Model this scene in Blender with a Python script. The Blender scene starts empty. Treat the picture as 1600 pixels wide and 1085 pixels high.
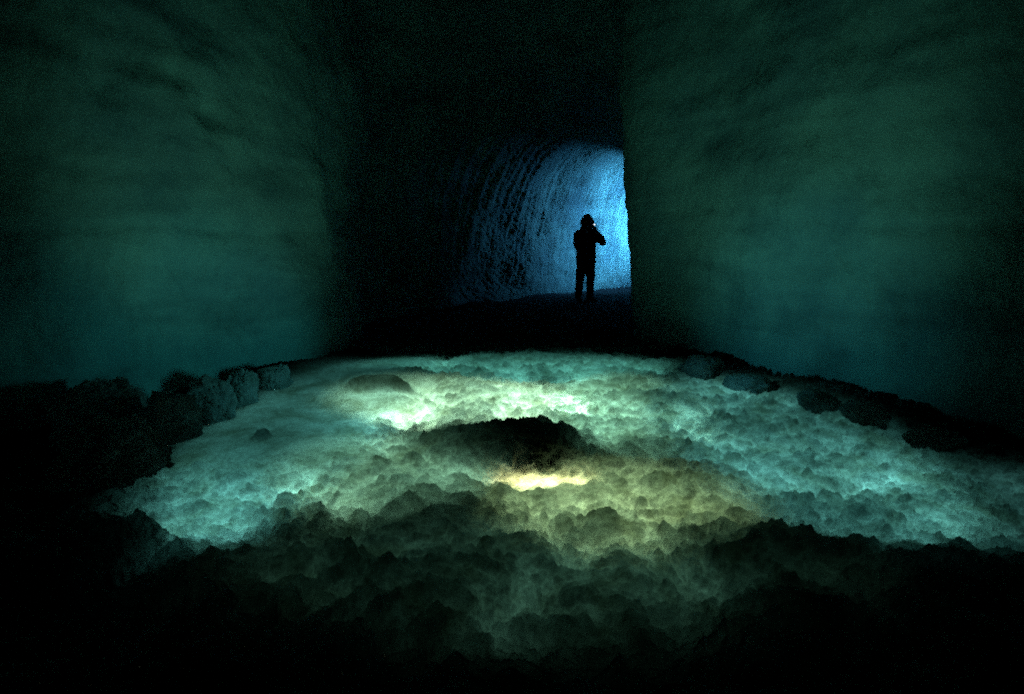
import bpy, bmesh, math, random
import numpy as np
from mathutils import Vector, Matrix

C = bpy.context.scene
COL = C.collection
R = math.radians

# ------------------------------------------------------------------ camera
cam_d = bpy.data.cameras.new("camera")
cam = bpy.data.objects.new("view_camera", cam_d)
COL.objects.link(cam)
cam_d.sensor_width = 36
cam_d.lens = 18
cam_d.clip_end = 200
cam.location = (0, 0, 1.4)
cam.rotation_euler = (R(90 - 12.5), 0, 0)
C.camera = cam

# ------------------------------------------------------------------ world: inside a glacier no sky is seen
w = bpy.data.worlds.new("World")
C.world = w
w.use_nodes = True
bg = w.node_tree.nodes["Background"]
bg.inputs[0].default_value = (0.05, 0.12, 0.2, 1)
bg.inputs[1].default_value = 0.05

C.view_settings.view_transform = 'Standard'
C.view_settings.look = 'None'
C.view_settings.exposure = 0
C.view_settings.gamma = 1
C.cycles.use_denoising = False
C.cycles.max_bounces = 6
C.cycles.sample_clamp_indirect = 0.3
C.cycles.filter_width = 2.0
C.cycles.sample_clamp_direct = 14
C.cycles.use_light_tree = False
C.cycles.caustics_refractive = False

# ------------------------------------------------------------------ lights
def area(name, loc, size, power, col, rot=(math.pi, 0, 0), sy=None, spread=180):
    d = bpy.data.lights.new(name, 'AREA')
    d.energy = power; d.color = col
    d.shape = 'ELLIPSE' if sy else 'DISK'
    d.size = size
    if sy: d.size_y = sy
    d.spread = R(spread)
    o = bpy.data.objects.new(name, d)
    o.location = loc; o.rotation_euler = rot
    COL.objects.link(o)
    return o

def point(name, loc, power, col, rad=0.05):
    d = bpy.data.lights.new(name, 'POINT')
    d.energy = power; d.color = col; d.shadow_soft_size = rad
    o = bpy.data.objects.new(name, d)
    o.location = loc
    COL.objects.link(o)
    return o

def spot(name, loc, target, power, col, ang, blend=1.0, rad=0.05):
    d = bpy.data.lights.new(name, 'SPOT')
    d.energy = power; d.color = col; d.shadow_soft_size = rad
    d.spot_size = R(ang); d.spot_blend = blend
    o = bpy.data.objects.new(name, d)
    o.location = loc
    o.rotation_euler = (Vector(target) - Vector(loc)).to_track_quat('-Z', 'Y').to_euler()
    COL.objects.link(o)
    return o

# pit lamp, plus panels added under the snow for the floor's glow
K = 0.50
WARM, MINT, AQUA, SEA = (1.0, 0.93, 0.50), (0.72, 1.0, 0.68), (0.44, 1.0, 0.94), (0.22, 0.85, 1.0)
area('floor_glow_fill', (-0.45, 4.42, -0.34), 2.3, 12500*K, (0.98, 1.0, 0.66), sy=1.15)
area('floor_glow_fill', (-1.62, 3.90, -0.34), 1.25, 5000*K, AQUA, sy=3.4)
area('floor_glow_fill', (1.00, 4.25, -0.34), 1.4, 4800*K, MINT, sy=1.9)
area('floor_glow_fill', (1.95, 3.65, -0.34), 1.7, 3900*K, AQUA, sy=3.0)
area('floor_glow_fill', (2.7, 2.60, -0.34), 1.6, 300*K, AQUA, sy=1.2)
area('floor_glow_fill', (-0.80, 3.05, -0.34), 1.3, 2100*K, (0.80, 1.0, 0.66), sy=1.1)
area('floor_glow_fill', (0.62, 2.70, -0.34), 1.5, 1500*K, (1.0, 0.92, 0.45), sy=0.9)
area('floor_glow_fill', (0.1, 5.55, -0.34), 3.4, 3400*K, (0.40, 1.0, 0.85), sy=1.0)
area('floor_glow_fill', (0.15, 2.05, -0.34), 3.0, 380*K, (0.60, 1.0, 0.70), sy=0.75)
area('buried_lamp', (0.19, 2.97, -0.25), 0.64, 62*K, (1.0, 0.68, 0.30), sy=0.14)
# spots added above the floor to light both walls; no lamp stands there
spot('wall_fill_spot', (0.02, 2.78, 0.34), (-2.60, 4.75, 1.85), 52, (0.38, 1.0, 0.70), 54, 1.0, 0.04)
spot('wall_fill_spot', (0.28, 2.78, 0.34), (2.60, 5.1, 2.0), 53, (0.36, 1.0, 0.70), 66, 1.0, 0.04)
spot('wall_fill_spot', (-0.7, 3.9, 0.40), (-2.45, 4.40, 0.38), 20, (0.12, 0.88, 0.90), 77, 1.0, 0.1)
spot('wall_fill_spot', (1.0, 4.2, 0.34), (2.75, 4.85, 0.55), 14, (0.10, 0.80, 0.95), 86, 1.0, 0.1)
# the lamp shining past the bend of the tunnel
area('tunnel_lamp', (4.9, 12.75, 1.6), 0.9, 104, (0.16, 0.52, 1.0), rot=Vector((2.6, -0.85, -0.25)).to_track_quat('Z', 'Y').to_euler(), sy=1.3, spread=95)

# ------------------------------------------------------------------ helpers
def tag(o, label=None, cat=None, group=None, kind=None):
    if label: o['label'] = label
    if cat: o['category'] = cat
    if group: o['group'] = group
    if kind: o['kind'] = kind
    return o

def empty(name, loc, rz=0):
    o = bpy.data.objects.new(name, None)
    COL.objects.link(o)
    o.location = loc; o.rotation_euler = (0, 0, rz)
    o.empty_display_size = 0.1
    return o

def hash3(ix, iy, iz, seed):
    h = (ix.astype(np.int64) * 374761393 + iy.astype(np.int64) * 668265263
         + iz.astype(np.int64) * 2147483647 + seed * 1274126177) & 0xFFFFFFFF
    h = ((h ^ (h >> 13)) * 1274126177) & 0xFFFFFFFF
    h = ((h ^ (h >> 16)) * 2246822519) & 0xFFFFFFFF
    return (h ^ (h >> 15)) & 0xFFFFFFFF

_ga = np.linspace(0, 2*math.pi, 64, endpoint=False)
G2 = np.stack([np.cos(_ga), np.sin(_ga)], 1)
_rs = np.random.RandomState(5)
G3 = _rs.normal(size=(256, 3)); G3 /= np.linalg.norm(G3, axis=1)[:, None]

def noise2(x, y, seed=0):
    x0 = np.floor(x); y0 = np.floor(y); fx = x-x0; fy = y-y0
    u = fx*fx*fx*(fx*(fx*6-15)+10); v = fy*fy*fy*(fy*(fy*6-15)+10)
    z = np.zeros_like(x0)
    def g(i, j):
        k = (hash3(x0+i, y0+j, z, seed) & 63)
        return G2[k, 0]*(fx-i) + G2[k, 1]*(fy-j)
    a = g(0, 0)*(1-u)+g(1, 0)*u
    b = g(0, 1)*(1-u)+g(1, 1)*u
    return (a*(1-v)+b*v)*1.5

def noise3(p, seed=0):
    p0 = np.floor(p); f = p-p0
    t = f*f*f*(f*(f*6-15)+10)
    def g(i, j, k):
        q = hash3(p0[..., 0]+i, p0[..., 1]+j, p0[..., 2]+k, seed) & 255
        return G3[q, 0]*(f[..., 0]-i)+G3[q, 1]*(f[..., 1]-j)+G3[q, 2]*(f[..., 2]-k)
    u, v, s = t[..., 0], t[..., 1], t[..., 2]
    def l(a, b, s_): return a*(1-s_)+b*s_
    return 1.6*l(l(l(g(0,0,0), g(1,0,0), u), l(g(0,1,0), g(1,1,0), u), v),
             l(l(g(0,0,1), g(1,0,1), u), l(g(0,1,1), g(1,1,1), u), v), s)

def mesh_np(name, verts, quads, smooth=True, ngons=None):
    me = bpy.data.meshes.new(name)
    nv = len(verts); nq = len(quads)
    extra = ngons or []
    me.vertices.add(nv)
    me.vertices.foreach_set('co', np.asarray(verts, dtype=np.float32).ravel())
    k = quads.shape[1] if nq else 4
    loops = np.concatenate([quads.ravel()] + [np.array(e) for e in extra]).astype(np.int32)
    starts = list(range(0, nq*k, k)); tot = [k]*nq; c = nq*k
    for e in extra:
        starts.append(c); tot.append(len(e)); c += len(e)
    me.loops.add(len(loops)); me.loops.foreach_set('vertex_index', loops)
    me.polygons.add(len(starts))
    me.polygons.foreach_set('loop_start', np.array(starts, dtype=np.int32))
    me.polygons.foreach_set('loop_total', np.array(tot, dtype=np.int32))
    me.polygons.foreach_set('use_smooth', np.array([smooth]*nq+[False]*len(extra), dtype=bool))
    me.update(); me.validate()
    return me

def grid_quads(nr, nc, off=0):
    i, j = np.meshgrid(np.arange(nr-1), np.arange(nc-1), indexing='ij')
    a = i*nc+j + off
    return np.stack([a, a+1, a+nc+1, a+nc], -1).reshape(-1, 4)

def link(me, name, mat, parent=None):
    o = bpy.data.objects.new(name, me)
    if mat: me.materials.append(mat)
    COL.objects.link(o)
    if parent: o.parent = parent
    return o

def smoothstep(a, b, x):
    t = np.clip((x-a)/(b-a), 0, 1)
    return t*t*(3-2*t)

# ------------------------------------------------------------------ materials
def new_mat(name):
    m = bpy.data.materials.new(name); m.use_nodes = True
    nt = m.node_tree; nt.nodes.clear()
    return m, nt, nt.nodes.new, nt.links.new

def simple(name, col, rough=0.8, bump=0.0, scale=60, spec=0.3):
    m, nt, N, Lk = new_mat(name)
    out = N('ShaderNodeOutputMaterial'); p = N('ShaderNodeBsdfPrincipled')
    p.inputs['Roughness'].default_value = rough
    p.inputs['Specular IOR Level'].default_value = spec
    tc = N('ShaderNodeTexCoord'); no = N('ShaderNodeTexNoise'); no.inputs['Scale'].default_value = scale
    Lk(tc.outputs['Object'], no.inputs['Vector'])
    rp = N('ShaderNodeMixRGB'); rp.inputs[1].default_value = (*[c*0.7 for c in col], 1); rp.inputs[2].default_value = (*[min(1, c*1.3) for c in col], 1)
    Lk(no.outputs['Fac'], rp.inputs[0]); Lk(rp.outputs[0], p.inputs['Base Color'])
    if bump:
        b = N('ShaderNodeBump'); b.inputs['Strength'].default_value = bump; b.inputs['Distance'].default_value = 0.01
        Lk(no.outputs['Fac'], b.inputs['Height']); Lk(b.outputs[0], p.inputs['Normal'])
    Lk(p.outputs[0], out.inputs[0])
    return m

# snow floor: translucent granular snow with real absorption through its depth
SIG = (18.6, 16.8, 17.0)
def absorb(nt, out, sig=SIG):
    va = nt.nodes.new('ShaderNodeVolumeAbsorption')
    mx = max(sig)*1.05
    va.inputs['Color'].default_value = (1-sig[0]/mx, 1-sig[1]/mx, 1-sig[2]/mx, 1)
    va.inputs['Density'].default_value = mx
    nt.links.new(va.outputs[0], out.inputs['Volume'])

def snow_mat(name, dirt_scale=1.0, vol=True, track=False):
    m, nt, N, Lk = new_mat(name)
    out = N('ShaderNodeOutputMaterial')
    geo = N('ShaderNodeNewGeometry')
    n1 = N('ShaderNodeTexNoise'); n1.inputs['Scale'].default_value = 45; n1.inputs['Detail'].default_value = 7
    n1.inputs['Roughness'].default_value = 0.75
    n2 = N('ShaderNodeTexNoise'); n2.inputs['Scale'].default_value = 4.0; n2.inputs['Detail'].default_value = 8
    n2.inputs['Roughness'].default_value = 0.65; n2.inputs['Distortion'].default_value = 0.6
    for n in (n1, n2): Lk(geo.outputs['Position'], n.inputs['Vector'])
    r2 = N('ShaderNodeValToRGB')
    r2.color_ramp.elements[0].position = 0.35; r2.color_ramp.elements[0].color = (0.40, 0.42, 0.36, 1)
    r2.color_ramp.elements[1].position = 0.62; r2.color_ramp.elements[1].color = (0.85, 0.9, 0.9, 1)
    Lk(n2.outputs['Fac'], r2.inputs[0])
    r1 = N('ShaderNodeValToRGB')
    r1.color_ramp.elements[0].position = 0.3; r1.color_ramp.elements[0].color = (0.45, 0.45, 0.45, 1)
    r1.color_ramp.elements[1].position = 0.7; r1.color_ramp.elements[1].color = (1, 1, 1, 1)
    Lk(n1.outputs['Fac'], r1.inputs[0])
    mu = N('ShaderNodeMixRGB'); mu.blend_type = 'MULTIPLY'; mu.inputs[0].default_value = 1
    Lk(r2.outputs[0], mu.inputs[1]); Lk(r1.outputs[0], mu.inputs[2])
    col = mu.outputs[0]
    if track:   # the tunnel floor past the chamber has a much darker colour
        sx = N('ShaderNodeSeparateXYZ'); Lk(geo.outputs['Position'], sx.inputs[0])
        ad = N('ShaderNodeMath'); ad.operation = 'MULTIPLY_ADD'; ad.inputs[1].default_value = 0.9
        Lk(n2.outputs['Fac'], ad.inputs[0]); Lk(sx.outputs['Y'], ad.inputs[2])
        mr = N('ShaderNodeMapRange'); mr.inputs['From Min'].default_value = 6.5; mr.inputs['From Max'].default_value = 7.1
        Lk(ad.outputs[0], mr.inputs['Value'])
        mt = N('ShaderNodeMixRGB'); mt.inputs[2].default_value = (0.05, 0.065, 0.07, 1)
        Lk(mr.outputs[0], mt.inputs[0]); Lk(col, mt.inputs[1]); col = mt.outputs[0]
    bp = N('ShaderNodeBump'); bp.inputs['Strength'].default_value = 0.6 if vol else 0.3; bp.inputs['Distance'].default_value = 0.012
    Lk(n1.outputs['Fac'], bp.inputs['Height'])
    tr = N('ShaderNodeBsdfTranslucent'); df = N('ShaderNodeBsdfDiffuse')
    Lk(col, tr.inputs['Color']); Lk(col, df.inputs['Color'])
    Lk(bp.outputs[0], tr.inputs['Normal']); Lk(bp.outputs[0], df.inputs['Normal'])
    mx = N('ShaderNodeMixShader'); mx.inputs[0].default_value = 0.65
    Lk(df.outputs[0], mx.inputs[1]); Lk(tr.outputs[0], mx.inputs[2])
    Lk(mx.outputs[0], out.inputs['Surface'])
    if track:   # the thick clean snow over the buried lights only passes light on; the darker tunnel floor only reflects it
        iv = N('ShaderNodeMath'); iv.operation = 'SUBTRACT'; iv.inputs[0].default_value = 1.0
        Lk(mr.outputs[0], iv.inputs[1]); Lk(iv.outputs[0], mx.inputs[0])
    if vol: absorb(nt, out)
    return m

def ice_mat(name):
    m, nt, N, Lk = new_mat(name)
    out = N('ShaderNodeOutputMaterial'); geo = N('ShaderNodeNewGeometry')
    p = N('ShaderNodeBsdfPrincipled'); p.inputs['Roughness'].default_value = 0.62
    p.inputs['Specular IOR Level'].default_value = 0.06
    mp = N('ShaderNodeMapping'); mp.inputs['Scale'].default_value = (0.6, 0.6, 2.2)
    Lk(geo.outputs['Position'], mp.inputs['Vector'])
    st = N('ShaderNodeTexNoise'); st.inputs['Scale'].default_value = 1.6; st.inputs['Detail'].default_value = 7; st.inputs['Distortion'].default_value = 0.5
    Lk(mp.outputs[0], st.inputs['Vector'])
    rs = N('ShaderNodeValToRGB')                                   # ash layers in the ice
    e = rs.color_ramp.elements
    e[0].position = 0.24; e[0].color = (0.13, 0.29, 0.29, 1)
    e[1].position = 0.52; e[1].color = (0.21, 0.45, 0.44, 1)
    Lk(st.outputs['Fac'], rs.inputs[0])
    cl = N('ShaderNodeTexNoise'); cl.inputs['Scale'].default_value = 1.1; cl.inputs['Detail'].default_value = 6; cl.inputs['Roughness'].default_value = 0.6
    Lk(geo.outputs['Position'], cl.inputs['Vector'])
    rc = N('ShaderNodeValToRGB'); e = rc.color_ramp.elements
    e[0].position = 0.33; e[0].color = (0.55, 0.60, 0.66, 1); e[1].position = 0.65; e[1].color = (1, 1, 0.95, 1)
    Lk(cl.outputs['Fac'], rc.inputs[0])
    mu = N('ShaderNodeMixRGB'); mu.blend_type = 'MULTIPLY'; mu.inputs[0].default_value = 1
    Lk(rs.outputs[0], mu.inputs[1]); Lk(rc.outputs[0], mu.inputs[2])
    Lk(mu.outputs[0], p.inputs['Base Color'])
    fn = N('ShaderNodeTexNoise'); fn.inputs['Scale'].default_value = 28; fn.inputs['Detail'].default_value = 6; fn.inputs['Roughness'].default_value = 0.7
    Lk(geo.outputs['Position'], fn.inputs['Vector'])
    bp = N('ShaderNodeBump'); bp.inputs['Strength'].default_value = 0.5; bp.inputs['Distance'].default_value = 0.03
    Lk(fn.outputs['Fac'], bp.inputs['Height']); Lk(bp.outputs[0], p.inputs['Normal'])
    Lk(p.outputs[0], out.inputs[0])
    return m

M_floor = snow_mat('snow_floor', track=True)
M_chunk = snow_mat('snow_chunk', vol=False)
M_ice = ice_mat('glacier_ice')

# ------------------------------------------------------------------ cave walls: lofted from the foot lines
TAB = [  # left foot, right foot, crown height
    (-4.2, -3.0, 4.2, -3.0, 4.6), (-4.1, 0.0, 4.4, 0.0, 5.4), (-3.75, 2.0, 4.15, 2.0, 6.0),
    (-3.15, 3.6, 3.45, 3.4, 6.2), (-2.65, 4.6, 2.75, 4.8, 6.2), (-2.25, 5.5, 2.22, 6.0, 6.0),
    (-2.12, 6.8, 1.68, 6.75, 5.4), (-2.25, 7.9, 2.15, 7.6, 4.4), (-1.7, 9.3, 2.60, 8.8, 3.75),
    (-0.35, 10.7, 3.00, 10.0, 3.3), (0.9, 12.0, 3.55, 11.1, 3.15), (2.4, 13.3, 4.4, 11.9, 3.1),
    (4.5, 14.3, 5.7, 12.3, 2.9), (7.0, 15.0, 7.6, 12.7, 2.9), (10.0, 15.6, 10.2, 13.2, 2.9)]
TAB = np.array(TAB, dtype=float)

def catmull(P, n):
    k = len(P); Q = np.vstack([2*P[0]-P[1], P, 2*P[-1]-P[-2]])
    t = np.linspace(0, k-1-1e-6, n); i = np.floor(t).astype(int); f = (t-i)[:, None]
    a, b, c, d = Q[i], Q[i+1], Q[i+2], Q[i+3]
    return 0.5*((2*b)+(-a+c)*f+(2*a-5*b+4*c-d)*f*f+(-a+3*b-3*c+d)*f**3), t

NS, NT = 900, 480
S, sp = catmull(TAB, NS)
_t = np.linspace(0, math.pi, 40001)
_px = 2.4*np.sign(np.cos(_t))*np.abs(np.cos(_t))**(2/3.4); _pz = 5.2*np.abs(np.sin(_t))**(2/3.4)
_l = np.concatenate([[0], np.cumsum(np.hypot(np.diff(_px), np.diff(_pz)))])
th = np.interp(np.linspace(0, _l[-1], NT), _l, _t)                 # even spacing along the wall
ct, st_ = np.cos(th), np.sin(th)
nexp = 2.9
nexp = (3.6-1.25*smoothstep(6.5, 9.0, sp))[:, None]
px = np.sign(ct)[None]*np.abs(ct)[None]**(2/nexp); pz = np.abs(st_)[None]**(2/nexp)
mid = (S[:, 0:2]+S[:, 2:4])/2; half = (S[:, 0:2]-S[:, 2:4])/2
P = np.zeros((NS, NT, 3))
bulge = 1 - 0.025*np.sin(np.clip(pz, 0, 1)*math.pi)
P[..., 0] = mid[:, None, 0]+half[:, None, 0]*(px*bulge)
P[..., 1] = mid[:, None, 1]+half[:, None, 1]*(px*bulge)
P[..., 2] = -0.35+(S[:, None, 4]+0.35)*pz
_sr = smoothstep(0.44, 0.54, np.linspace(0, 1, NT))[None]*(smoothstep(4.2, 5.6, sp)*smoothstep(8.5, 7.0, sp))[:, None]
P[..., 0] -= _sr*(0.03+0.075*np.clip(P[..., 2], 0, 2.6)-0.10*np.clip(P[..., 2]-3.2, 0, 3)+0.03*noise2(P[..., 2]*1.3, 0*P[..., 2]+4.2, 77))
du = np.gradient(P, axis=0); dv = np.gradient(P, axis=1)
Nn = np.cross(dv, du); Nn /= np.linalg.norm(Nn, axis=2)[..., None]+1e-9
cen = np.stack([mid[:, 0], mid[:, 1], np.full(NS, 1.5)], 1)[:, None]
sgn = np.sign(((cen-P)*Nn).sum(2)); Nn *= sgn[..., None]          # inward
tun = smoothstep(5.6, 7.4, sp)[:, None]                            # 1 in the bored tunnel
arc = np.concatenate([[0], np.cumsum(np.linalg.norm(np.diff(P, axis=0), axis=2).mean(1))])[:, None]
tt = np.linspace(0, 1, NT)[None]*7.0
side_r = smoothstep(0.44, 0.54, np.linspace(0, 1, NT))[None]
calm = 1-0.9*smoothstep(4.4, 5.4, sp)[:, None]*smoothstep(9.5, 8.0, sp)[:, None]*side_r
disp = calm*(1-0.5*tun)*(0.20*noise3(P*0.75, 1)+0.09*noise3(P*1.9, 2))+0.015*noise3(P*5, 3)
q = P*np.array([1, 1, 2.2])
disp += -0.03*np.abs(noise3(P*np.array([0.7,0.7,4.0])+7, 4))*(1-tun)
z_band = P[..., 2]-(1.45+0.12*noise3(P*0.6, 9))
disp -= calm*(1-0.6*tun)*(1-side_r*smoothstep(4.6, 5.4, sp)[:, None])*0.05*np.exp(-(z_band/0.05)**2)*(0.4+0.6*smoothstep(-0.2, 0.3, noise3(P*0.9, 12)))
warp = 0.07*noise2(arc*1.5+0*tt, tt*0.8+0*arc, 21)
g1 = noise2((arc+warp)*6+0*tt, tt*0.35+0*arc, 22); g2 = noise2((arc+warp)*14+0*tt, tt*0.7+0*arc, 23)
fade = smoothstep(0.35, 0.8, P[..., 2]+0.4*noise3(P*1.5, 31))
disp += tun*(1-0.6*smoothstep(9.0, 10.0, sp)[:, None])*(1-0.8*side_r*smoothstep(9.0, 8.0, sp)[:, None])*((0.045*np.abs(g1)+0.038*np.abs(g2))*fade + 0.02*np.abs(noise3(P*6, 33))+0.02*noise3(P*17, 34))
disp += (1-tun)*0.012*noise3(P*14, 35)
for (ax, ay, az, rr, dd) in ((-2.98, 3.95, 2.44, 0.13, 0.16), (-2.58, 4.62, 2.37, 0.12, 0.13), (-2.70, 4.40, 2.60, 0.08, 0.08)):   # hollows melted into the left wall
    r2_ = (P[..., 0]-ax)**2+(P[..., 1]-ay)**2+((P[..., 2]-az)/1.3)**2
    disp -= dd*np.exp(-r2_/(rr*rr))
P2 = P+Nn*disp[..., None]
du = np.gradient(P2, axis=0); dv = np.gradient(P2, axis=1)
VN = np.cross(dv, du); VN /= np.linalg.norm(VN, axis=2)[..., None]+1e-9; VN *= sgn[..., None]

def cave_piece(name, j0, j1, label, cat):
    sub = P2[:, j0:j1+1].reshape(-1, 3); nn = VN[:, j0:j1+1].reshape(-1, 3)
    nc = j1-j0+1
    fq = grid_quads(NS, nc)
    if np.median(sgn) < 0: fq = fq[:, ::-1]
    me = mesh_np(name, sub, fq)
    me.normals_split_custom_set_from_vertices(nn.tolist())
    o = link(me, name, M_ice)
    tag(o, kind='structure')
    return o
ja, jb = int(NT*0.36), int(NT*0.64)
cave_piece('ice_wall_left', 0, ja, None, None)
cave_piece('ice_ceiling', ja, jb, None, None)
cave_piece('ice_wall_right', jb, NT-1, None, None)
# end walls closing the cave behind the viewer and far round the bend
for k, nm in ((0, 'ice_wall_rear'), (NS-1, 'ice_wall_far')):
    ring = P2[k]; c = ring.mean(0)
    vs = np.vstack([ring, c[None]])
    tri = np.array([[j, j+1, NT] for j in range(NT-1)]+[[NT-1, 0, NT]])
    o = link(mesh_np(nm, vs, tri), nm, M_ice); tag(o, kind='structure')

# ------------------------------------------------------------------ snow floor
def seg_dist(x, y, poly):
    d = np.full(x.shape, 1e9)
    for (ax, ay), (bx, by) in zip(poly[:-1], poly[1:]):
        vx, vy = bx-ax, by-ay
        t = np.clip(((x-ax)*vx+(y-ay)*vy)/(vx*vx+vy*vy), 0, 1)
        d = np.minimum(d, np.hypot(x-ax-t*vx, y-ay-t*vy))
    return d
Lp = [tuple(v) for v in S[::18, 0:2]]; Rp = [tuple(v) for v in S[::18, 2:4]]

def blob(x, y, cx, cy, rx, ry, h, rot=0.0, k=1.0):
    c, s = math.cos(rot), math.sin(rot)
    u = ((x-cx)*c+(y-cy)*s)/rx; v = (-(x-cx)*s+(y-cy)*c)/ry
    r = np.sqrt(u*u+v*v)
    return h*(1-smoothstep(0.35, 1.0, r))

# raised heaps of thrown snow: x, y, rx, ry, height
HEAPS = [(-0.10, 3.40, 0.68, 0.40, 0.155), (0.28, 3.42, 0.28, 0.22, 0.10), (-0.45, 3.22, 0.30, 0.18, 0.06),
         (-1.22, 4.55, 0.34, 0.16, 0.13), (-1.78, 3.30, 0.13, 0.10, 0.07),
         (0.40, 2.38, 0.30, 0.16, 0.05), (0.85, 2.25, 0.35, 0.14, 0.05), (1.35, 2.12, 0.40, 0.20, 0.07), (1.95, 1.85, 0.6, 0.30, 0.08), (2.8, 1.75, 0.9, 0.40, 0.09),
         (-1.30, 1.92, 0.45, 0.28, 0.07), (-1.95, 2.05, 0.40, 0.36, 0.22), (-0.70, 2.00, 0.35, 0.16, 0.05),
         (-0.9, 1.60, 0.8, 0.35, 0.07), (0.1, 1.05, 2.4, 0.5, 0.08), (1.2, 1.55, 0.8, 0.4, 0.07)]

def floor_h(x, y):
    wx = x+0.10*noise2(x*2.2, y*2.2, 40)+0.03*noise2(x*8, y*8, 41)
    wy = y+0.10*noise2(x*2.2+9, y*2.2, 42)+0.03*noise2(x*8+5, y*8, 43)
    h = 0.05*noise2(x*0.9, y*0.9, 50)
    smooth_area = smoothstep(-0.75, -1.35, x+0.25*noise2(x*1.3, y*1.3, 44))*smoothstep(2.7, 3.3, y)
    clump = 1-0.85*smooth_area
    far = smoothstep(7.0, 8.0, y)
    clump = clump*(1-0.75*far)*(1-0.5*np.exp(-((x-0.17)/0.36)**2-((y-2.86)/0.20)**2))
    amp = 0.039; f = 7.4; b = 0
    h = h+0.07*clump*(np.abs(noise2(wx*1.3, wy*1.7, 58))-0.25)
    for o in range(7):
        n = noise2(wx*f+o*3.1, wy*f*1.25, 60+o)
        n = np.maximum(n+0.05, 0)*1.25 if o < 3 else np.abs(n)
        b = b+amp*(n+0.002)**0.85; amp *= 0.70; f *= 1.95
        if o == 1: mod = 0.45+0.9*smoothstep(0.02, 0.16, b)       # small lumps ride on the big ones
    h = h+clump*(b*0.95-0.085)
    h = h+0.003*noise2(x*45, y*45, 90)
    hs = 0
    for (cx, cy, rx, ry, hh) in HEAPS:
        hs = np.maximum(hs, blob(wx+0.5*(wx-x), wy+0.5*(wy-y), cx, cy, rx, ry, hh))
    h = h+hs*(0.95+0.9*(b-0.12))
    # dug out pit over the lamp
    h = h-blob(wx, wy, 0.17, 2.96, 0.58, 0.24, 0.065)
    dl = seg_dist(x, y, Lp); dr = seg_dist(x, y, Rp)
    rough = 0.55+2.6*np.maximum(b-0.05, 0)
    h = h+0.20*rough*np.exp(-(dl/0.34)**2)*(1-0.8*smoothstep(5.6, 6.8, y+0*x))+0.19*rough*np.exp(-(dr/0.27)**2)*smoothstep(7.6, 6.6, y+0*x)
    return h

ys = [-3.4]
while ys[-1] < 1.15: ys.append(ys[-1]+0.05)
while ys[-1] < 9.0: ys.append(ys[-1]+0.0034*max(1.3, ys[-1]))
while ys[-1] < 18: ys.append(ys[-1]+0.05)
ys = np.array(ys)
uf = np.linspace(-1.25, 1.25, 860)
wy_ = np.clip(ys, 1.3, 9.0)
outer = np.array([0.12, 0.3, 0.6, 1.0])
X = np.zeros((len(ys), len(uf)+8))
core = uf[None]*wy_[:, None]
lim = 12.5
X[:, 4:-4] = core
for a, f in enumerate((1.0, 0.6, 0.3, 0.1)):
    X[:, a] = core[:, 0]*(1-f)+(-lim)*f
    X[:, -1-a] = core[:, -1]*(1-f)+lim*f
Y = np.repeat(ys[:, None], X.shape[1], 1)
H = floor_h(X, Y)
nr, nc = X.shape
V = np.stack([X, Y, H], -1).reshape(-1, 3)
loop = list(range(nc))+[i*nc+nc-1 for i in range(1, nr)]+[(nr-1)*nc+j for j in range(nc-2, -1, -1)]+[i*nc for i in range(nr-2, 0, -1)]
Vb = V[loop].copy(); Vb[:, 2] = -1.3
nb = len(loop); b0 = len(V)
side = np.array([[loop[i], b0+i, b0+(i+1) % nb, loop[(i+1) % nb]] for i in range(nb)])
Vall = np.vstack([V, Vb])
me = mesh_np('snow_floor', Vall, np.vstack([grid_quads(nr, nc), side]), ngons=[[b0+i for i in range(nb-1, -1, -1)]])
floor = link(me, 'snow_floor', M_floor)
tag(floor, kind='structure')

# ------------------------------------------------------------------ loose chunks of snow and ice on the floor
def chunk(name, x, y, sx, sy, sz, seed, label, group, cat='snow chunk', blocky=0.0, lift=0.3):
    bm = bmesh.new(); bmesh.ops.create_icosphere(bm, subdivisions=6 if sx > 0.1 else 4, radius=1)
    co = np.array([v.co[:] for v in bm.verts])
    if blocky:
        mx = np.abs(co).max(1)[:, None]
        co = co*(1-blocky)+co/mx*0.85*blocky
    rs = np.random.RandomState(seed*7+3)                               # broken faces: the lump is cut by random planes
    for _ in range(11):
        pn = rs.normal(size=3); pn /= np.linalg.norm(pn)
        co = co-pn*np.maximum(co @ pn-rs.uniform(0.62, 0.86), 0)[:, None]*0.92
    d = 0.16*noise3(co*1.4+seed*3.7, seed)+0.16*np.abs(noise3(co*3.2+seed, seed+1))+0.10*np.abs(noise3(co*7+seed, seed+2))+0.05*np.abs(noise3(co*15, seed+3))
    n = co/np.linalg.norm(co, axis=1)[:, None]
    co = (co+n*d[:, None])*np.array([sx, sy, sz])
    for v, c in zip(bm.verts, co): v.co = c
    for f in bm.faces: f.smooth = True
    me = bpy.data.meshes.new(name); bm.to_mesh(me); bm.free()
    o = link(me, name, M_chunk)
    z = float(floor_h(np.array([[x]]), np.array([[y]]))[0, 0])
    o.location = (x, y, z+sz*lift)
    o.rotation_euler = (0, 0, seed*1.3)
    tag(o, label, cat, group)
    return o
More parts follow.
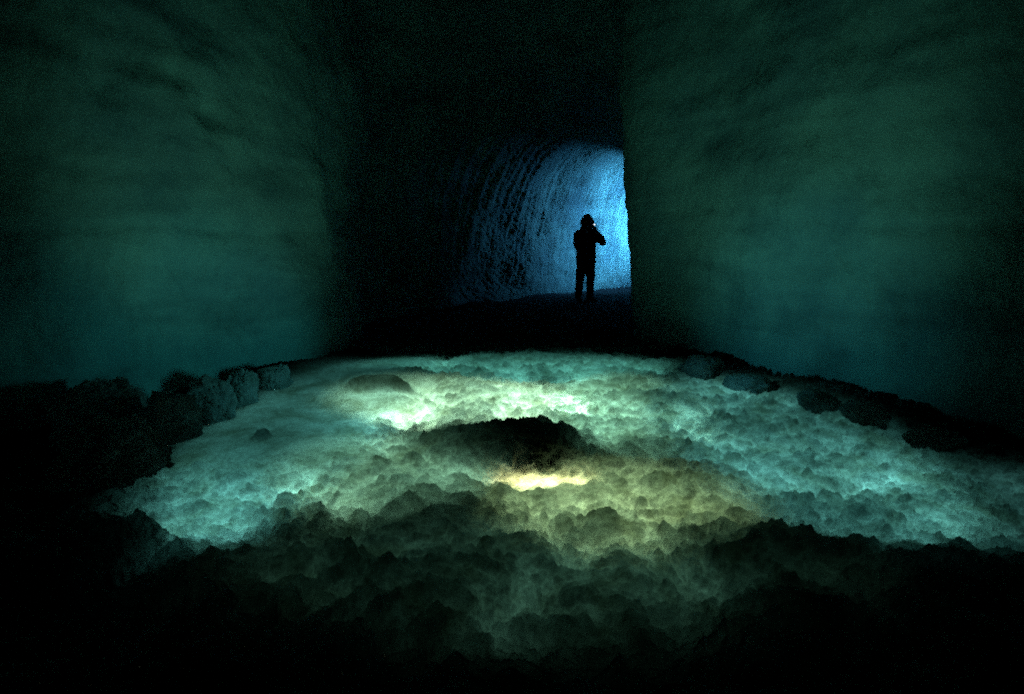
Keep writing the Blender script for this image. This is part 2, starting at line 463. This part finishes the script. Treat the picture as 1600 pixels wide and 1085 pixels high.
exec_chunks = [
 # x, y, sx, sy, sz, blocky, label
 (-2.80, 3.35, 0.30, 0.26, 0.32, 0.4, 'dark rounded snow lump at the near end of the left heap against the ice wall'),
 (-2.40, 3.38, 0.17, 0.17, 0.30, 0.6, 'tall upright snow block in the left heap, beside the bright floor'),
 (-2.42, 2.88, 0.30, 0.24, 0.24, 0.5, 'broad low snow block lying in front of the left heap'),
 (-2.34, 3.80, 0.15, 0.16, 0.25, 0.6, 'narrow standing snow block in the middle of the left heap'),
 (-2.30, 4.15, 0.14, 0.15, 0.21, 0.5, 'small standing snow block right behind the narrow one in the left heap'),
 (-2.18, 4.55, 0.14, 0.14, 0.15, 0.4, 'low crumbly snow chunk at the far end of the left heap'),
]
for i, (x, y, sx, sy, sz, bl, lab) in enumerate(exec_chunks):
    chunk('snow_chunk', x, y, sx, sy, sz, i+1, lab, 'snow chunks heaped along the left wall', blocky=bl)
right_chunks = [
 (2.02, 5.25, 0.30, 0.20, 0.13, 'large crumbly snow clump at the far end of the right hand snow ridge'),
 (2.30, 4.75, 0.26, 0.18, 0.10, 'long low snow clump next to the large crumbly one on the right ridge'),
 (2.52, 4.02, 0.15, 0.13, 0.12, 'bushy rounded snow clump standing alone on the right ridge crest'),
 (2.72, 3.75, 0.20, 0.15, 0.09, 'flat snow clump just nearer than the bushy one on the right ridge'),
 (2.95, 3.35, 0.17, 0.13, 0.10, 'dim snow clump at the near end of the right ridge'),
]
for i, (x, y, sx, sy, sz, lab) in enumerate(right_chunks):
    chunk('snow_chunk', x, y, sx, sy, sz, i+20, lab, 'snow chunks along the right wall', blocky=0.1)

# ------------------------------------------------------------------ the photographer standing in the tunnel
M_cloth = simple('dark_jacket_fabric', (0.012, 0.012, 0.014), 0.85, 0.3, 120, 0.1)
M_trous = simple('black_trouser_fabric', (0.008, 0.008, 0.009), 0.9, 0.3, 120, 0.1)
M_skin = simple('skin', (0.16, 0.09, 0.07), 0.6, 0.1, 80)
M_boot = simple('boot_leather', (0.008, 0.007, 0.007), 0.6, 0.2, 90, 0.2)
M_cam = simple('camera_body', (0.006, 0.006, 0.007), 0.5, 0.1, 200, 0.3)

def tube(bm, pts, seg=18):
    """pts: (x,y,z, rx, ry) ; ellipses swept along the chain, capped round"""
    pts = [(Vector(p[:3]), p[3], p[4] if len(p) > 4 else p[3]) for p in pts]
    first, last = pts[0], pts[-1]
    d0 = (pts[0][0]-pts[1][0]).normalized(); d1 = (pts[-1][0]-pts[-2][0]).normalized()
    full = [(first[0]+d0*first[1]*0.8, first[1]*0.45, first[2]*0.45)]+pts+[(last[0]+d1*last[1]*0.8, last[1]*0.45, last[2]*0.45)]
    rings = []
    for i, (c, rx, ry) in enumerate(full):
        a = full[max(0, i-1)][0]; b = full[min(len(full)-1, i+1)][0]
        t = (b-a).normalized()
        ref = Vector((0, 1, 0)) if abs(t.y) < 0.9 else Vector((1, 0, 0))
        u = ref.cross(t).normalized() if abs(t.y) < 0.9 else t.cross(Vector((0, 0, 1))).normalized()
        v = t.cross(u).normalized()
        rings.append([bm.verts.new(c+u*rx*math.cos(2*math.pi*k/seg)+v*ry*math.sin(2*math.pi*k/seg)) for k in range(seg)])
    for r0, r1 in zip(rings[:-1], rings[1:]):
        for k in range(seg):
            bm.faces.new((r0[k], r0[(k+1) % seg], r1[(k+1) % seg], r1[k]))
    bm.faces.new(rings[0][::-1]); bm.faces.new(rings[-1])

def ball(bm, c, r, seg=16):
    mat = Matrix.Translation(c) @ Matrix.Diagonal((*r, 1))
    bmesh.ops.create_uvsphere(bm, u_segments=seg, v_segments=seg, radius=1, matrix=mat)

def box(bm, c, s, rz=0, bev=0.0):
    mat = Matrix.Translation(c) @ Matrix.Rotation(rz, 4, 'Z') @ Matrix.Diagonal((*s, 1))
    g = bmesh.ops.create_cube(bm, size=1, matrix=mat)
    if bev:
        es = set(e for v in g['verts'] for e in v.link_edges)
        bmesh.ops.bevel(bm, geom=list(es), offset=bev, segments=2, affect='EDGES')

def fused(bm, name, mat, parent, voxel, smooth=4):
    bmesh.ops.recalc_face_normals(bm, faces=bm.faces)
    me = bpy.data.meshes.new(name); bm.to_mesh(me); bm.free()
    o = bpy.data.objects.new(name, me); COL.objects.link(o)
    m = o.modifiers.new('r', 'REMESH'); m.mode = 'VOXEL'; m.voxel_size = voxel; m.use_smooth_shade = True
    s = o.modifiers.new('s', 'SMOOTH'); s.iterations = smooth; s.factor = 0.5
    bpy.context.view_layer.update()
    ev = o.evaluated_get(bpy.context.evaluated_depsgraph_get())
    nm = bpy.data.meshes.new_from_object(ev)
    for p in nm.polygons: p.use_smooth = True
    o.modifiers.clear(); o.data = nm; nm.name = name
    nm.materials.clear(); nm.materials.append(mat)
    o.parent = parent
    return o

# local frame: faces -Y (towards the viewer); x to the viewer's right
PX, PY = 1.56, 10.9
pz0 = float(floor_h(np.array([[PX]]), np.array([[PY]]))[0, 0])
person = empty('person', (PX, PY, pz0), R(14))
tag(person, 'person in dark hooded jacket and boots standing in blue tunnel, both hands at the face', 'person')
# joints
shL, shR = (-0.185, 0.02, 1.43), (0.185, 0.02, 1.43)
elL, elR = (-0.25, -0.10, 1.19), (0.305, -0.12, 1.25)
wrL, wrR = (-0.085, -0.24, 1.44), (0.115, -0.23, 1.45)
def mixp(a, b, t): return tuple(a[i]*(1-t)+b[i]*t for i in range(3))
def body():
    bm = bmesh.new()
    tube(bm, [(0, 0.02, 0.90, 0.150, 0.11), (0, 0.02, 1.05, 0.140, 0.10), (0, 0.02, 1.25, 0.155, 0.105), (0, 0.03, 1.42, 0.14, 0.09), (0, 0.03, 1.48, 0.07, 0.065), (0, 0.01, 1.56, 0.055, 0.055)])
    ball(bm, (0, -0.005, 1.665), (0.075, 0.095, 0.115))
    ball(bm, (0, -0.03, 1.60), (0.058, 0.065, 0.055))
    tube(bm, [(0, -0.09, 1.675, 0.010), (0, -0.115, 1.645, 0.014)], 10)
    for s in (-1, 1):
        ball(bm, (s*0.078, 0.005, 1.655), (0.010, 0.02, 0.030))
        ball(bm, (s*0.030, -0.087, 1.668), (0.014, 0.012, 0.010))
    tube(bm, [(-0.022, -0.090, 1.605, 0.008), (0.022, -0.090, 1.605, 0.008)], 10)
    for sh, el, wr in ((shL, elL, wrL), (shR, elR, wrR)):
        tube(bm, [(*sh, 0.052), (*mixp(sh, el, 0.5), 0.047), (*el, 0.040)])
        tube(bm, [(*el, 0.040), (*mixp(el, wr, 0.4), 0.037), (*wr, 0.027)])
    for s, k, a in ((-1, (-0.135, -0.01, 0.50), (-0.155, 0.0, 0.09)), (1, (0.105, -0.02, 0.50), (0.105, 0.0, 0.09))):
        tube(bm, [(s*0.085, 0.02, 0.90, 0.088), (s*0.09, 0.0, 0.72, 0.075), (*k, 0.056), (*mixp(k, a, 0.35), 0.055), (*a, 0.036)])
        tube(bm, [(a[0], 0.03, 0.05, 0.035), (a[0]+0.02, -0.15, 0.035, 0.03)])
    # hands: palm, four bent fingers of different length, thumb from the side of the palm
    for s, wr in ((-1, wrL), (1, wrR)):
        wv = Vector(wr); kn = Vector((s*0.085, -0.215, 1.535))
        pm = (wv+kn)/2
        tube(bm, [(*wv, 0.024, 0.018), (*pm, 0.038, 0.018), (*kn, 0.036, 0.015)])
        for q, ln in enumerate((0.074, 0.082, 0.076, 0.060)):
            base = kn+Vector((0, 0.030-0.020*q, 0.004*(1 if q in (1, 2) else 0)))
            m1 = base+Vector((-s*0.012, -0.004, ln*0.45)); m2 = m1+Vector((-s*ln*0.42, -0.004, ln*0.22)); m3 = m2+Vector((-s*ln*0.26, 0, -ln*0.08))
            tube(bm, [(*base, 0.0095), (*m1, 0.009), (*m2, 0.008), (*m3, 0.007)], 8)
        tb = pm+Vector((-s*0.025, 0.012, 0.0))
        tube(bm, [(*tb, 0.011), (*(tb+Vector((-s*0.024, 0.008, 0.022))), 0.010), (*(tb+Vector((-s*0.034, 0.004, 0.045))), 0.008)], 8)
    return fused(bm, 'body', M_skin, person, 0.006, 3)
body()
def jacket():
    bm = bmesh.new()
    tube(bm, [(0.0, 0.02, 0.86, 0.208, 0.16), (0.0, 0.02, 0.96, 0.213, 0.165), (0, 0.02, 1.12, 0.208, 0.16), (0, 0.02, 1.28, 0.215, 0.16), (0, 0.03, 1.42, 0.195, 0.135), (0, 0.03, 1.50, 0.165, 0.13), (0, 0.03, 1.56, 0.115, 0.11)], 28)
    for sh, el, wr in ((shL, elL, wrL), (shR, elR, wrR)):
        tube(bm, [(*sh, 0.092), (*mixp(sh, el, 0.5), 0.090), (*el, 0.080)])
        tube(bm, [(*el, 0.072), (*mixp(el, wr, 0.45), 0.064), (*mixp(el, wr, 0.9), 0.045)])
    # hem band, pocket flaps and folds
    tube(bm, [(0, 0.02, 0.84, 0.215, 0.167), (0, 0.02, 0.865, 0.215, 0.167)], 28)
    for s in (-1, 1):
        box(bm, (s*0.11, -0.13, 1.0), (0.12, 0.03, 0.05), s*0.25)
    tube(bm, [(0, -0.135, 0.86, 0.012), (0, -0.14, 1.1, 0.012), (0, -0.135, 1.40, 0.012)], 8)
    # collar folds around the neck
    for a in range(10):
        t0 = 2*math.pi*a/10; t1 = 2*math.pi*(a+1)/10
        tube(bm, [(0.105*math.cos(t0), 0.02+0.095*math.sin(t0), 1.51, 0.026), (0.105*math.cos(t1), 0.02+0.095*math.sin(t1), 1.51, 0.026)], 8)
    o = fused(bm, 'jacket', M_cloth, person, 0.010, 3)
    co = np.array([v.co[:] for v in o.data.vertices])
    n = np.array([v.normal[:] for v in o.data.vertices])
    co += n*(0.010*noise3(co*np.array([9, 9, 18]), 71)+0.004*noise3(co*30, 72))[:, None]
    o.data.vertices.foreach_set('co', co.astype(np.float32).ravel()); o.data.update()
jacket()
def hood():
    # a shell, open at the face
    bm = bmesh.new(); seg, rg = 36, 24; rows = []
    for i in range(rg+1):
        ph = math.pi*i/rg
        row = []
        for k in range(seg):
            t = 2*math.pi*k/seg
            d = Vector((math.sin(ph)*math.cos(t), math.cos(ph), math.sin(ph)*math.sin(t)))   # axis along y
            r = Vector((0.138, 0.150, 0.158))
            p = Vector((d.x*r.x*(1-0.22*max(0, d.z)), 0.02+d.y*r.y, 1.655+d.z*r.z*(1.10 if d.z > 0 else 1.0)))
            row.append(bm.verts.new(p))
        rows.append(row)
    for i in range(rg):
        if i > rg*0.66: continue                       # open towards -Y
        for k in range(seg):
            try: bm.faces.new((rows[i][k], rows[i][(k+1) % seg], rows[i+1][(k+1) % seg], rows[i+1][k]))
            except ValueError: pass
    for v in [v for v in bm.verts if not v.link_faces]: bm.verts.remove(v)
    bmesh.ops.remove_doubles(bm, verts=bm.verts, dist=1e-4)
    bmesh.ops.recalc_face_normals(bm, faces=bm.faces)
    bmesh.ops.solidify(bm, geom=bm.faces[:], thickness=0.014)
    for f in bm.faces: f.smooth = True
    me = bpy.data.meshes.new('hood'); bm.to_mesh(me); bm.free()
    link(me, 'hood', M_cloth, person)
hood()
def trousers():
    bm = bmesh.new()
    tube(bm, [(0, 0.02, 0.84, 0.165, 0.13), (0, 0.02, 0.92, 0.165, 0.125)], 24)
    for s, k, a in ((-1, (-0.135, -0.01, 0.50), (-0.155, 0.0, 0.10)), (1, (0.105, -0.02, 0.50), (0.105, 0.0, 0.10))):
        tube(bm, [(s*0.085, 0.02, 0.90, 0.118), (s*0.092, 0.01, 0.72, 0.110), (*k, 0.090), (*mixp(k, a, 0.15), 0.084), (*mixp(k, a, 0.5), 0.084), (*mixp(k, a, 0.85), 0.076), (*mixp(k, a, 0.93), 0.082)])
        box(bm, (s*0.17, 0.02, 0.60), (0.03, 0.12, 0.14))
    o = fused(bm, 'trousers', M_trous, person, 0.010, 3)
    co = np.array([v.co[:] for v in o.data.vertices]); n = np.array([v.normal[:] for v in o.data.vertices])
    co += n*(0.008*noise3(co*np.array([8, 8, 20]), 81))[:, None]
    o.data.vertices.foreach_set('co', co.astype(np.float32).ravel()); o.data.update()
trousers()
for s, ax, tz in ((-1, -0.155, R(-8)), (1, 0.105, R(32))):
    bm = bmesh.new()
    fx, fy = math.sin(tz), -math.cos(tz)
    tube(bm, [(ax, 0.01, 0.17, 0.055), (ax, 0.01, 0.08, 0.052)])
    tube(bm, [(ax-fx*0.05, 0.02-fy*0.05, 0.055, 0.048), (ax+fx*0.06, fy*0.06, 0.055, 0.050), (ax+fx*0.15, fy*0.15, 0.045, 0.044)])
    box(bm, (ax+fx*0.05, 0.01+fy*0.05, 0.012), (0.10, 0.30, 0.026), tz)
    fused(bm, 'boot', M_boot, person, 0.008, 2)

# the camera held up to the face (a thing of its own), with its small white focus lamp lit
photo_cam = empty('camera', (PX, PY, pz0), R(14))
tag(photo_cam, 'small black camera held up to the face, its tiny white lamp lit', 'camera')
bm = bmesh.new(); box(bm, (0.0, -0.215, 1.585), (0.135, 0.05, 0.085), 0, 0.008); box(bm, (0, -0.215, 1.638), (0.05, 0.045, 0.03), 0, 0.006)
me = bpy.data.meshes.new('camera_body'); bm.to_mesh(me); bm.free(); link(me, 'camera_body', M_cam, photo_cam)
bm = bmesh.new()
for r0, y0, y1 in ((0.034, -0.24, -0.27), (0.038, -0.27, -0.295), (0.034, -0.295, -0.305)):
    bmesh.ops.create_cone(bm, cap_ends=True, segments=28, radius1=r0, radius2=r0, depth=abs(y1-y0),
        matrix=Matrix.Translation((0, (y0+y1)/2, 1.580)) @ Matrix.Rotation(R(90), 4, 'X'))
me = bpy.data.meshes.new('lens'); bm.to_mesh(me); bm.free(); link(me, 'lens', M_cam, photo_cam)
m, nt, N, Lk = new_mat('lit_lamp'); out = N('ShaderNodeOutputMaterial'); em = N('ShaderNodeEmission')
em.inputs[0].default_value = (0.85, 0.95, 1, 1); em.inputs[1].default_value = 6
Lk(em.outputs[0], out.inputs[0])
bm = bmesh.new(); bmesh.ops.create_uvsphere(bm, u_segments=12, v_segments=8, radius=0.011, matrix=Matrix.Translation((0.052, -0.245, 1.605)))
me = bpy.data.meshes.new('focus_lamp'); bm.to_mesh(me); bm.free(); link(me, 'focus_lamp', m, photo_cam)
